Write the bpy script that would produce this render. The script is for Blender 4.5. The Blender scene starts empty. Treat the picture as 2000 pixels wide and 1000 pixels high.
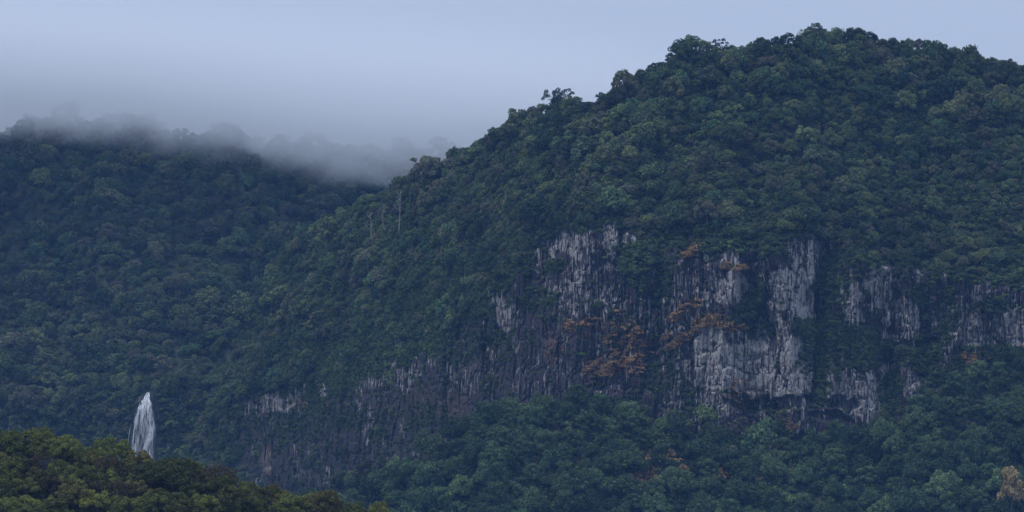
import bpy, math, random
import numpy as np
R = math.radians
rng = np.random.default_rng(7)
random.seed(7)

# ------------------------------------------------------------------ camera, sky, sun, exposure
T = math.tan(R(6.0))            # half of a 12 degree telephoto view
PITCH = R(4.5)
CAM = (0.0, 0.0, 0.0)
scene = bpy.context.scene
col = scene.collection
cam_data = bpy.data.cameras.new('camera')
cam_data.sensor_width = 36.0
cam_data.lens = 18.0 / T
cam_data.clip_start = 1.0
cam_data.clip_end = 30000.0
cam = bpy.data.objects.new('camera', cam_data)
col.objects.link(cam)
cam.location = CAM
cam.rotation_euler = (R(90) + PITCH, 0, 0)
scene.camera = cam

SUN_EL, SUN_AZ = R(60), R(-125)        # azimuth from +Y, negative is to the left, behind the camera
world = bpy.data.worlds.new('World')
scene.world = world
world.use_nodes = True
wn, wl = world.node_tree.nodes, world.node_tree.links
for n in list(wn):
    wn.remove(n)
sky = wn.new('ShaderNodeTexSky')
sky.sky_type = 'NISHITA'
sky.sun_disc = False
sky.sun_elevation = SUN_EL
sky.sun_rotation = SUN_AZ
sky.dust_density = 2.0
# overcast layer in front of the clear sky: a standard overcast dome, brighter towards the zenith all round
wtc = wn.new('ShaderNodeTexCoord'); wsep = wn.new('ShaderNodeSeparateXYZ')
wl.new(wtc.outputs['Generated'], wsep.inputs[0])
wcl = wn.new('ShaderNodeMath'); wcl.operation = 'MAXIMUM'; wcl.inputs[1].default_value = 0.0
wl.new(wsep.outputs[2], wcl.inputs[0])
wgr = wn.new('ShaderNodeMath'); wgr.operation = 'MULTIPLY_ADD'; wgr.inputs[1].default_value = 1.35; wgr.inputs[2].default_value = 1.0
wl.new(wcl.outputs[0], wgr.inputs[0])
cloud = wn.new('ShaderNodeMixRGB'); cloud.blend_type = 'MULTIPLY'; cloud.inputs[0].default_value = 1.0
cloud.inputs[1].default_value = (4.2, 5.0, 6.6, 1)
wl.new(wgr.outputs[0], cloud.inputs[2])
mixs = wn.new('ShaderNodeMixRGB')
mixs.inputs[0].default_value = 0.86
bg = wn.new('ShaderNodeBackground')
bg.inputs[1].default_value = 0.1
wo = wn.new('ShaderNodeOutputWorld')
wl.new(sky.outputs[0], mixs.inputs[1])
wl.new(cloud.outputs[0], mixs.inputs[2])
wl.new(mixs.outputs[0], bg.inputs[0])
wl.new(bg.outputs[0], wo.inputs[0])

sun_data = bpy.data.lights.new('sun', 'SUN')
sun_data.energy = 1.15
sun_data.angle = R(16)
sun_data.color = (1.0, 0.95, 0.84)
sun = bpy.data.objects.new('sun', sun_data)
col.objects.link(sun)
sun.rotation_euler = (R(90) - SUN_EL, 0, math.pi - SUN_AZ)
sun.location = (-300, -300, 600)

scene.view_settings.view_transform = 'Standard'
scene.view_settings.look = 'None'
scene.view_settings.gamma = 1.0
scene.view_settings.exposure = 0.0
scene.view_settings.use_curve_mapping = False
scene.render.engine = 'CYCLES'
cy = scene.cycles
cy.use_denoising = True
try:
    cy.denoiser = 'OPENIMAGEDENOISE'
    cy.denoising_prefilter = 'ACCURATE'
except Exception:
    pass
cy.max_bounces = 6
cy.diffuse_bounces = 2
cy.glossy_bounces = 1
cy.transmission_bounces = 2
cy.volume_bounces = 4
cy.transparent_max_bounces = 12
cy.volume_step_rate = 0.6
cy.volume_max_steps = 128

# ------------------------------------------------------------------ helpers
def ray(px, py):
    u = (np.asarray(px, float) - 1000.0) / 1000.0 * T
    v = (500.0 - np.asarray(py, float)) / 1000.0 * T
    d = math.cos(PITCH) - v * math.sin(PITCH)
    return u / d, (math.sin(PITCH) + v * math.cos(PITCH)) / d

def at(px, py, Y):
    tx, tz = ray(px, py)
    return np.array([tx * Y, Y, tz * Y])

def to_px(x, y, z):
    cx = x
    cz = y * math.cos(PITCH) + z * math.sin(PITCH)
    cyy = -y * math.sin(PITCH) + z * math.cos(PITCH)
    return 1000 + cx / cz / T * 1000, 500 - cyy / cz / T * 1000

def hash3(ix, iy, seed):
    h = (ix.astype(np.int64) * 374761393 + iy.astype(np.int64) * 668265263 + seed * 1442695041) & 0xFFFFFFFF
    h = ((h ^ (h >> 13)) * 1274126177) & 0xFFFFFFFF
    h = ((h ^ (h >> 16)) * 2246822519) & 0xFFFFFFFF
    return ((h ^ (h >> 15)) & 0xFFFFFF) / float(0xFFFFFF)

def vnoise(x, y, seed=0):
    x = np.asarray(x, float); y = np.asarray(y, float)
    x0 = np.floor(x); y0 = np.floor(y)
    fx = x - x0; fy = y - y0
    fx = fx * fx * (3 - 2 * fx); fy = fy * fy * (3 - 2 * fy)
    a = hash3(x0, y0, seed); b = hash3(x0 + 1, y0, seed)
    c = hash3(x0, y0 + 1, seed); d = hash3(x0 + 1, y0 + 1, seed)
    return (a + (b - a) * fx) * (1 - fy) + (c + (d - c) * fx) * fy

def fbm(x, y, seed=0, octaves=3):
    s = 0; a = 0.5; t = 0
    for k in range(octaves):
        s = s + a * vnoise(x * 2 ** k, y * 2 ** k, seed + 17 * k); t += a; a *= 0.5
    return s / t

def sstep(a, b, x):
    t = np.clip((x - a) / (b - a), 0, 1)
    return t * t * (3 - 2 * t)

def interp(pts, x):
    xs, ys = zip(*sorted(pts))
    return np.interp(x, xs, ys)

def blobs(lst, px, py, seed=0):
    """soft elliptical patches with ragged edges: (x, y, rx, ry, strength[, tilt degrees])"""
    wob = (fbm(px / 24.0, py / 34.0, seed + 5, 4) - 0.5) * 1.7
    out = np.zeros(np.broadcast(px, py).shape)
    for b in lst:
        x, y, rx, ry, s = b[:5]
        a = R(b[5]) if len(b) > 5 else 0.0
        dx, dy = px - x, py - y
        ca, sa = math.cos(a), math.sin(a)
        q = np.sqrt(((dx * ca + dy * sa) / rx) ** 2 + ((-dx * sa + dy * ca) / ry) ** 2)
        out = np.maximum(out, s * sstep(1.25, 0.72, q + wob))
    return out

def tag(o, label=None, cat=None, group=None, kind=None):
    if label: o['label'] = label
    if cat: o['category'] = cat
    if group: o['group'] = group
    if kind: o['kind'] = kind
    return o

def link(name, mesh, mat=None, parent=None):
    o = bpy.data.objects.new(name, mesh)
    col.objects.link(o)
    if mat is not None and mesh is not None and not mesh.materials:
        mesh.materials.append(mat)
    if parent is not None:
        o.parent = parent
    return o

def mesh_np(name, verts, faces, smooth=False):
    """verts (n,3), faces (m,k) all of the same size"""
    verts = np.asarray(verts, np.float32); faces = np.asarray(faces, np.int32)
    me = bpy.data.meshes.new(name)
    me.vertices.add(len(verts)); me.vertices.foreach_set('co', verts.ravel())
    m, k = faces.shape
    me.loops.add(m * k); me.loops.foreach_set('vertex_index', faces.ravel())
    me.polygons.add(m)
    me.polygons.foreach_set('loop_start', np.arange(0, m * k, k, dtype=np.int32))
    me.polygons.foreach_set('loop_total', np.full(m, k, np.int32))
    me.polygons.foreach_set('use_smooth', np.full(m, smooth, bool))
    me.update(calc_edges=True)
    return me

def add_attr(me, name, vals):
    a = me.attributes.new(name, 'FLOAT', 'POINT')
    a.data.foreach_set('value', np.asarray(vals, np.float32).ravel())

# ------------------------------------------------------------------ materials
def new_mat(name):
    m = bpy.data.materials.new(name); m.use_nodes = True
    nt = m.node_tree
    b = nt.nodes['Principled BSDF']
    b.inputs['Roughness'].default_value = 0.85
    b.inputs['Specular IOR Level'].default_value = 0.15
    return m, nt, b

def ramp_node(nt, stops, interp='LINEAR'):
    r = nt.nodes.new('ShaderNodeValToRGB')
    r.color_ramp.interpolation = interp
    e = r.color_ramp.elements
    while len(e) < len(stops):
        e.new(0.5)
    for k, (p, c) in enumerate(stops):
        e[k].position = p; e[k].color = (*c, 1)
    return r

def foliage_mat(name, stops, var=0.55, patch=0.012, transl=0.2):
    m, nt, b = new_mat(name)
    N, L = nt.nodes, nt.links
    oi = N.new('ShaderNodeObjectInfo')
    noi = N.new('ShaderNodeTexNoise'); noi.inputs['Scale'].default_value = patch; noi.inputs['Detail'].default_value = 2
    L.new(oi.outputs['Location'], noi.inputs['Vector'])
    mx = N.new('ShaderNodeMath'); mx.operation = 'MULTIPLY_ADD'
    L.new(oi.outputs['Random'], mx.inputs[0]); mx.inputs[1].default_value = 0.7
    sc = N.new('ShaderNodeMath'); sc.operation = 'MULTIPLY_ADD'
    L.new(noi.outputs[0], sc.inputs[0]); sc.inputs[1].default_value = 0.9; sc.inputs[2].default_value = -0.3
    L.new(sc.outputs[0], mx.inputs[2])
    rp = ramp_node(nt, stops)
    L.new(mx.outputs[0], rp.inputs[0])
    geo = N.new('ShaderNodeNewGeometry')
    v = N.new('ShaderNodeMath'); v.operation = 'MULTIPLY_ADD'
    L.new(geo.outputs['Random Per Island'], v.inputs[0]); v.inputs[1].default_value = var; v.inputs[2].default_value = 1 - var / 2
    # each tree has its own lightness too
    mr = N.new('ShaderNodeMath'); mr.operation = 'MULTIPLY_ADD'
    fr = N.new('ShaderNodeMath'); fr.operation = 'FRACT'
    ml = N.new('ShaderNodeMath'); ml.operation = 'MULTIPLY'; ml.inputs[1].default_value = 13.7
    L.new(oi.outputs['Random'], ml.inputs[0]); L.new(ml.outputs[0], fr.inputs[0])
    L.new(fr.outputs[0], mr.inputs[0]); mr.inputs[1].default_value = 0.85; mr.inputs[2].default_value = 0.58
    n2 = N.new('ShaderNodeTexNoise'); n2.inputs['Scale'].default_value = patch * 2.2; n2.inputs['Detail'].default_value = 2
    of = N.new('ShaderNodeVectorMath'); of.operation = 'ADD'; of.inputs[1].default_value = (731, 317, 91)
    L.new(oi.outputs['Location'], of.inputs[0]); L.new(of.outputs[0], n2.inputs['Vector'])
    pm = N.new('ShaderNodeMath'); pm.operation = 'MULTIPLY_ADD'; pm.inputs[1].default_value = 1.6; pm.inputs[2].default_value = 0.2
    L.new(n2.outputs[0], pm.inputs[0])
    v1 = N.new('ShaderNodeMath'); v1.operation = 'MULTIPLY'
    L.new(v.outputs[0], v1.inputs[0]); L.new(pm.outputs[0], v1.inputs[1])
    vv = N.new('ShaderNodeMath'); vv.operation = 'MULTIPLY'
    L.new(v1.outputs[0], vv.inputs[0]); L.new(mr.outputs[0], vv.inputs[1])
    mul = N.new('ShaderNodeMixRGB'); mul.blend_type = 'MULTIPLY'; mul.inputs[0].default_value = 1
    L.new(rp.outputs[0], mul.inputs[1]); L.new(vv.outputs[0], mul.inputs[2])
    L.new(mul.outputs[0], b.inputs['Base Color'])
    out = N['Material Output']
    tr = N.new('ShaderNodeBsdfTranslucent'); L.new(mul.outputs[0], tr.inputs[0])
    ms = N.new('ShaderNodeMixShader'); ms.inputs[0].default_value = transl
    L.new(b.outputs[0], ms.inputs[1]); L.new(tr.outputs[0], ms.inputs[2])
    L.new(ms.outputs[0], out.inputs[0])
    return m

M = {}
M['slope_leaf'] = foliage_mat('slope_foliage', [
    (0.0, (0.036, 0.068, 0.042)), (0.2, (0.060, 0.108, 0.046)), (0.4, (0.092, 0.130, 0.052)),
    (0.6, (0.135, 0.160, 0.056)), (0.75, (0.125, 0.118, 0.082)), (0.88, (0.075, 0.128, 0.050)), (1.0, (0.15, 0.165, 0.060))], var=.7)
M['vine_leaf'] = foliage_mat('vine_foliage', [(0.0, (0.075, 0.118, 0.040)), (0.5, (0.115, 0.170, 0.046)), (1.0, (0.15, 0.17, 0.058))], var=.7)
M['apron_leaf'] = foliage_mat('apron_foliage', [
    (0.0, (0.048, 0.088, 0.042)), (0.4, (0.070, 0.118, 0.048)), (0.7, (0.095, 0.135, 0.052)), (1.0, (0.072, 0.125, 0.056))], var=.7)
M['near_leaf'] = foliage_mat('near_foliage', [
    (0.0, (0.070, 0.084, 0.024)), (0.35, (0.108, 0.125, 0.030)), (0.6, (0.140, 0.148, 0.034)),
    (0.8, (0.140, 0.125, 0.038)), (1.0, (0.098, 0.112, 0.031))], patch=0.03)
M['brown_leaf'] = foliage_mat('brown_foliage', [(0.0, (0.075, 0.062, 0.032)), (1.0, (0.095, 0.075, 0.036))])
M['gold_leaf'] = foliage_mat('golden_foliage', [(0.0, (0.28, 0.21, 0.10)), (1.0, (0.34, 0.26, 0.12))])
M['dark_leaf'] = foliage_mat('dark_foliage', [(0.0, (0.03, 0.045, 0.035)), (1.0, (0.038, 0.055, 0.035))])
M['scrub_leaf'] = foliage_mat('scrub_foliage', [
    (0.0, (0.045, 0.070, 0.038)), (0.45, (0.065, 0.10, 0.04)), (0.75, (0.10, 0.145, 0.045)), (1.0, (0.075, 0.09, 0.045))])
M['fern_leaf'] = foliage_mat('dry_fern', [(0.0, (0.10, 0.075, 0.045)), (0.4, (0.26, 0.170, 0.078)), (0.75, (0.34, 0.205, 0.085)), (1.0, (0.22, 0.18, 0.08))], var=0.7)

def plain_mat(name, c1, c2, scale, rough=0.9):
    m, nt, b = new_mat(name)
    tc = nt.nodes.new('ShaderNodeTexCoord')
    n = nt.nodes.new('ShaderNodeTexNoise'); n.inputs['Scale'].default_value = scale; n.inputs['Detail'].default_value = 6
    nt.links.new(tc.outputs['Object'], n.inputs['Vector'])
    r = ramp_node(nt, [(0.3, c1), (0.7, c2)])
    nt.links.new(n.outputs[0], r.inputs[0]); nt.links.new(r.outputs[0], b.inputs['Base Color'])
    b.inputs['Roughness'].default_value = rough
    return m
M['bark'] = plain_mat('bark', (0.05, 0.042, 0.035), (0.11, 0.095, 0.08), 1.5)
M['pale_bark'] = plain_mat('pale_bark', (0.20, 0.19, 0.17), (0.32, 0.30, 0.27), 1.2)
M['soil'] = plain_mat('forest_soil', (0.03, 0.035, 0.022), (0.055, 0.065, 0.035), 0.2)
M['water'] = plain_mat('falling_water', (0.90, 0.91, 0.93), (0.96, 0.97, 0.98), 0.5, 0.35)

_w = M['water'].node_tree
_t = _w.nodes.new('ShaderNodeBsdfTranslucent'); _t.inputs[0].default_value = (.95, .96, .98, 1)
_m = _w.nodes.new('ShaderNodeMixShader'); _m.inputs[0].default_value = .2
_w.links.new(_w.nodes['Principled BSDF'].outputs[0], _m.inputs[1]); _w.links.new(_t.outputs[0], _m.inputs[2]); _w.links.new(_m.outputs[0], _w.nodes['Material Output'].inputs[0])

def rock_mat():
    m, nt, b = new_mat('cliff_rock')
    N, L = nt.nodes, nt.links
    geo = N.new('ShaderNodeNewGeometry')
    def noise(sx, sy, sz, detail, rough=0.6):
        mp = N.new('ShaderNodeMapping'); mp.inputs['Scale'].default_value = (sx, sy, sz)
        L.new(geo.outputs['Position'], mp.inputs['Vector'])
        n = N.new('ShaderNodeTexNoise'); n.inputs['Scale'].default_value = 1; n.inputs['Detail'].default_value = detail
        n.inputs['Roughness'].default_value = rough
        L.new(mp.outputs[0], n.inputs['Vector']); return n.outputs[0]
    def attr(nm):
        a = N.new('ShaderNodeAttribute'); a.attribute_name = nm; return a.outputs['Fac']
    def math_(op, a, bb, c=None):
        q = N.new('ShaderNodeMath'); q.operation = op
        for i, s in enumerate((a, bb, c)):
            if s is None: continue
            if isinstance(s, (int, float)): q.inputs[i].default_value = s
            else: L.new(s, q.inputs[i])
        return q.outputs[0]
    def mixc(f, a, bb, mode='MIX'):
        q = N.new('ShaderNodeMixRGB'); q.blend_type = mode
        for i, s in enumerate((f, a, bb)):
            if isinstance(s, (int, float)): q.inputs[i].default_value = s
            elif isinstance(s, tuple): q.inputs[i].default_value = (*s, 1)
            else: L.new(s, q.inputs[i])
        return q.outputs[0]
    st = noise(1.15, 0.5, 0.13, 5, .62)           # long vertical streaks
    sp = noise(0.9, 0.9, 0.35, 6, 0.7)        # blotches
    big = noise(0.05, 0.05, 0.03, 3)
    dark = mixc(big, (0.028, 0.025, 0.033), (0.080, 0.054, 0.057))
    dark = mixc(math_('MULTIPLY', sp, 0.7), dark, (0.062, 0.060, 0.066))
    pale = mixc(sp, (0.22, 0.21, 0.205), (0.53, 0.495, 0.475))
    # pale lichen crust grows where the attribute is high, broken by the streaks
    k = math_('ADD', math_('MULTIPLY', attr('pale'), 0.42), math_('MULTIPLY', st, 1.45))
    k = math_('ADD', k, math_('MULTIPLY', sp, 0.45))
    f = N.new('ShaderNodeMapRange'); f.interpolation_type = 'SMOOTHSTEP'
    f.inputs['From Min'].default_value = 1.14; f.inputs['From Max'].default_value = 1.31
    L.new(k, f.inputs['Value'])
    c = mixc(f.outputs[0], dark, pale)
    ru = math_('MULTIPLY', attr('rust'), math_('MULTIPLY', st, 1.35))
    c = mixc(ru, c, (0.21, 0.125, 0.08))
    mo = math_('MULTIPLY', attr('moss'), math_('ADD', math_('MULTIPLY', sp, 0.6), 0.45))
    c = mixc(mo, c, (0.034, 0.047, 0.024))
    L.new(c, b.inputs['Base Color'])
    bp = N.new('ShaderNodeBump'); bp.inputs['Strength'].default_value = 0.9; bp.inputs['Distance'].default_value = 0.8
    L.new(math_('ADD', st, sp), bp.inputs['Height']); L.new(bp.outputs[0], b.inputs['Normal'])
    b.inputs['Roughness'].default_value = 0.9
    return m
M['rock'] = rock_mat()

# ------------------------------------------------------------------ where rock, rust and growth are on the mountain face (measured off the place)
PALE = [(1540,565,48,66,1.0),(1565,492,40,28,.65),(1430,560,52,32,.75),(1345,565,30,45,.5),(1665,600,26,50,.95),(1715,560,30,40,.8),
    (1770,620,36,60,.6),(1802,545,10,30,.9),(1885,640,48,52,.6),(1965,630,45,60,.5),(1925,570,34,20,.55),(1995,660,15,40,.7),
    (1450,715,95,62,.95),(1550,725,44,62,1.05),(1640,755,34,48,.85),(1690,790,32,52,1.05),(1400,785,42,50,.6),(1795,750,32,30,.75),
    (1745,670,30,30,.7),(1520,835,36,22,.5),(1335,720,16,60,.6),(1312,790,14,44,.5),(1400,650,32,22,.75),(1440,655,26,18,.7),(1540,665,24,14,.7),
    (1130,480,36,28,.75),(1185,470,24,36,.85),(1062,500,30,36,.6),(1110,465,18,18,.7),(1140,560,70,48,.5),(970,612,20,34,.85),(1000,635,16,46,.65),
    (770,672,50,11,.75),(1245,466,26,16,.8),(1430,430,28,32,.5),(1320,610,70,60,.38),(1240,600,50,60,.3),(765,735,62,26,.5),(560,782,62,22,.7),
    (631,768,6,18,1.0),(498,802,30,18,.6),(342,832,12,14,.8),(1365,905,14,18,.7),(1640,522,14,24,.8),(1610,500,8,18,.7),(1355,480,22,10,.4),
    (860,690,90,40,.28),(1060,740,60,40,.25),(920,740,50,40,.3),(520,900,10,25,.6),(720,850,12,16,.6),(1900,745,30,16,.6),(1205,560,10,26,.6),(330,875,3,14,1.)]
RUST = [(1390,625,34,12,1,-10),(1335,660,34,7,1,-35),(1298,658,12,6,1,-40),(1200,716,62,20,.9,-12),(1080,690,16,36,.6),(1350,492,26,10,1,-35),(1440,522,30,7,.8),
    (1285,925,55,34,.8),(1395,858,34,10,.9),(1430,638,36,8,.7),(1905,700,38,10,.8),(1530,832,34,10,.8),(1440,770,30,30,.5),(590,790,50,10,.5),(1210,660,30,40,.4),
    (860,790,40,30,.35),(1160,640,60,14,.4),(1400,920,50,14,.8),(1240,680,30,12,.5,-30),(1890,730,14,22,.5),(520,900,10,30,.5),(470,935,10,10,.8),(1330,610,40,14,.4,-30)]
GREEN = [(1600,640,60,26,1),(1700,680,95,36,1,10),(1780,690,60,30,1),(1230,515,36,56,1),(1270,480,26,40,.9),(1470,600,26,36,.9),(1640,690,50,40,.9),
    (1500,475,30,26,1),(1690,505,44,18,1),(1620,550,30,60,.9),(1850,610,20,50,.7),(1345,790,16,46,.7),(1600,745,16,60,.9),(1090,522,36,12,1,-35),(1295,560,18,60,.8),
    (1420,470,60,26,.9),(1370,450,50,40,.7),(1480,650,26,20,.6),(1580,690,26,50,.7),(1800,580,26,30,.7),(1850,740,40,40,.9),(1740,770,26,50,.9),(1930,600,40,16,.7),
    (1945,690,60,14,.8),(1520,800,60,14,.35),(1290,740,36,40,.6),(900,600,60,40,.8),(960,660,40,20,.7),(800,640,70,24,.8),(700,700,60,40,.8),(830,820,40,40,.5),(640,820,60,26,.6),
    (560,840,60,30,.6),(740,845,20,16,.8),(1050,600,40,30,.6),(1210,620,26,30,.5),(900,680,50,30,.4),(1550,445,60,20,1),(1750,480,100,30,1),(1900,520,100,30,1)]
def pale_f(px, py):
    base = sstep(.5, .72, fbm(px / 16., py / 42., 131, 3)) * (.40 + .34 * sstep(1180, 1420, px))      # weathered flecks all over the face
    return np.maximum(blobs(PALE, px, py, 1) * 1.08, base)
def rust_f(px, py): return blobs(RUST, px, py, 2)
def green_f(px, py): return blobs(GREEN, px, py, 3)

# ------------------------------------------------------------------ terrain sheets
MPP = 2500 * T / 1000                 # metres for one photograph pixel at 2500 m

TOP_B = [(2700,420),(2450,300),(2200,205),(2000,140),(1930,131),(1880,112),(1820,98),(1760,92),(1700,78),(1650,68),(1590,72),(1540,82),(1480,94),(1420,100),(1340,98),(1290,132),
    (1260,150),(1240,162),(1210,178),(1180,194),(1150,206),(1085,202),(1060,216),(1000,246),(970,256),(945,284),(890,306),(870,326),(800,346),(740,382),(700,402),(640,428),
    (600,446),(560,486),(530,540),(500,600),(470,670),(440,740),(410,800),(380,850),(330,915)]
CL_TOP = [(2200,590),(2000,560),(1850,535),(1780,520),(1700,520),(1600,462),(1540,462),(1450,470),(1380,470),(1300,480),(1200,440),(1100,450),(1040,490),(1000,550),(950,585),
    (880,650),(760,662),(700,700),(640,750),(560,768),(480,785),(400,815),(330,930)]
CL_BASE = [(2200,690),(2000,700),(1850,745),(1730,832),(1600,850),(1450,852),(1300,840),(1200,810),(1100,830),(1000,850),(900,890),(800,930),(700,950),(600,960),(500,960),(400,950),(330,960)]
BASE_Y = [(2200,2470),(2000,2450),(1700,2432),(1500,2425),(1300,2435),(1150,2470),(1000,2520),(850,2600),(700,2690),(550,2790),(400,2890),(330,2940)]

def make_main():
    du = 1.55
    px = np.concatenate([np.arange(330, 2180, du), np.arange(2180, 2700, 6.0)])
    nv = 560
    top = interp(TOP_B, px) + 7 + (fbm(px / 30.0, px * 0, 3, 2) - 0.5) * 8
    bot = np.full_like(px, 1040.0)
    v = np.linspace(0, 1, nv)[:, None]
    PX = np.broadcast_to(px, (nv, len(px)))
    PY = bot + (top - bot) * v
    ct = interp(CL_TOP, px); cb = interp(CL_BASE, px)
    wob = (fbm(PX / 22.0, PY / 60.0, 9, 3) - 0.5) * 34
    incl = sstep(-12, 12, PY + wob - ct) * sstep(12, -12, PY + wob * 0.5 - cb) * sstep(395, 520, PX + wob)
    gr = green_f(PX, PY)
    cot = 1.02 + 0.35 * (fbm(PX / 160.0, PY / 120.0, 21, 3) - 0.5)
    cot_c = 0.07 + 0.42 * np.clip(gr, 0, 1) * (PX > 1000) + 0.2 * (PX < 1000)
    C = cot * (1 - incl) + cot_c * incl
    C = np.where(PY > cb, 1.1, C)
    _, tz = ray(PX, PY)
    Y = np.zeros_like(PY)
    dt = np.diff(tz, axis=0)
    cb_row = np.argmin(np.abs(PY - cb), axis=0)
    Y[0] = 2400
    for r in range(nv - 1):
        Y[r + 1] = Y[r] + C[r] * Y[r] * dt[r] / (1 - C[r] * tz[r])
    cur = Y[cb_row, np.arange(len(px))]
    Y = Y + (interp(BASE_Y, px) - cur)
    # relief: gullies and spurs on the forest slope, buttresses and flutes on the cliff
    um = PX * MPP
    zm = -PY * MPP
    slope = 1 - incl
    Y += slope * (fbm(PX / 150.0 + PY / 400.0, PY / 260.0, 31, 3) - 0.5) * 46 * sstep(0, 120, ct - PY + 60)
    butt = np.abs(vnoise(um / 26.0, zm / 90.0, 41) - 0.5) * 2
    Y += incl * (butt - 0.5) * 13
    fl = vnoise(um / 6.5, zm / 26.0, 43); Y += incl * (fl - 0.5) * 5.0
    # broken columns: cells of uneven width, each snapped off in blocks of uneven height
    tone = np.zeros_like(Y)
    for wdt, hgt, amp, sd_ in ((5.2, 16.0, 3.4, 61), (2.3, 9.0, 2.3, 67), (1.15, 4.5, 1.2, 73)):
        cu = um / wdt + (vnoise(um / (wdt * 1.7), zm / (hgt * 1.6), sd_ + 1) - .5) * 1.7
        iu = np.floor(cu)
        cv = zm / hgt + hash3(iu, iu * 0, sd_ + 2) * 7 + (vnoise(um / (wdt * .8), zm / hgt, sd_ + 3) - .5) * .5
        hv = hash3(iu, np.floor(cv), sd_ + 4)
        fu = cu - iu; fz = cv - np.floor(cv)
        crack = np.minimum(np.minimum(fu, 1 - fu) / .16, 1) * np.minimum(np.minimum(fz, 1 - fz) / .10, 1)
        Y += incl * ((hv - .5) * amp + (1 - crack) * amp * .45 + (fz - .5) * amp * -.35)
        tone += (hv - .5) * (.5 if wdt > 2 else .35)
    # dark undercut caves below the pale lower wall
    for (cx, cyy, rx, ry, dep) in ((1505, 788, 90, 15, 9), (1645, 790, 34, 14, 8), (1440, 770, 26, 8, 5), (1800, 735, 20, 8, 5), (1800, 670, 45, 10, 6), (1620, 815, 40, 10, 5), (1490, 640, 30, 40, 6), (1590, 610, 14, 40, 5),(1585,740,12,50,6),(1730,740,22,60,7)):
        q = ((PX - cx) / rx) ** 2 + ((PY - cyy + (vnoise(PX / 12., PX * 0, 3) - .5) * 14) / ry) ** 2
        Y += dep * sstep(1.3, 0.5, q)
    # back side of the ridge falls away behind
    rows = [Y]; pys = [PY]
    tx, tz = ray(PX, PY)
    X = tx * Y; Z = tz * Y
    bx, by, bz = [], [], []
    for k in range(1, 14):
        d = k * 16.0
        by.append(Y[-1] + d); bz.append(Z[-1] - d * 0.12 * k / 2.0 - d * 0.25); bx.append(X[-1])
    n0 = nv
    X = np.vstack([X] + bx); Z = np.vstack([Z] + bz); Y = np.vstack([Y] + by)
    PYx = np.vstack([PY] + [PY[-1]] * 13); PXx = np.vstack([PX] + [px] * 13)
    inclx = np.vstack([incl] + [incl[-1] * 0] * 13)
    tonex = np.vstack([tone] + [tone[-1] * 0] * 13)
    return dict(X=X, Y=Y, Z=Z, PX=PXx, PY=PYx, incl=inclx, n0=n0, tone=tonex)

def grid_faces(nv, nu):
    i = np.arange(nv * nu).reshape(nv, nu)
    return np.stack([i[:-1, :-1], i[:-1, 1:], i[1:, 1:], i[1:, :-1]], -1)

B = make_main()
def sheet_obj(name, S, sel, mat, attrs=True):
    nv, nu = S['X'].shape
    F = grid_faces(nv, nu)[sel]
    used, inv = np.unique(F.ravel(), return_inverse=True)
    V = np.stack([S['X'].ravel(), S['Y'].ravel(), S['Z'].ravel()], 1)[used]
    me = mesh_np(name, V, inv.reshape(-1, 4))
    if attrs:
        px, py = S['PX'].ravel()[used], S['PY'].ravel()[used]
        g = np.clip(green_f(px, py), 0, 1)
        add_attr(me, 'pale', np.clip((pale_f(px, py) - 0.15 * g) * (1 + .75 * S['tone'].ravel()[used] if 'tone' in S else 1), 0, 1.3))
        add_attr(me, 'rust', rust_f(px, py))
        inc = S['incl'].ravel()[used]
        add_attr(me, 'moss', np.clip(np.maximum(g * 0.9, 1 - inc) + 0.25 * (px < 1000), 0, 1))
    o = link(name, me, mat)
    tag(o, kind='structure')
    return o

ic = B['incl']
fc = 0.25 * (ic[:-1, :-1] + ic[1:, 1:] + ic[:-1, 1:] + ic[1:, :-1]) > 0.02
cliff = sheet_obj('cliff', B, fc, M['rock'])
slope_o = sheet_obj('mountain', B, ~fc, M['soil'], False)

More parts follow.
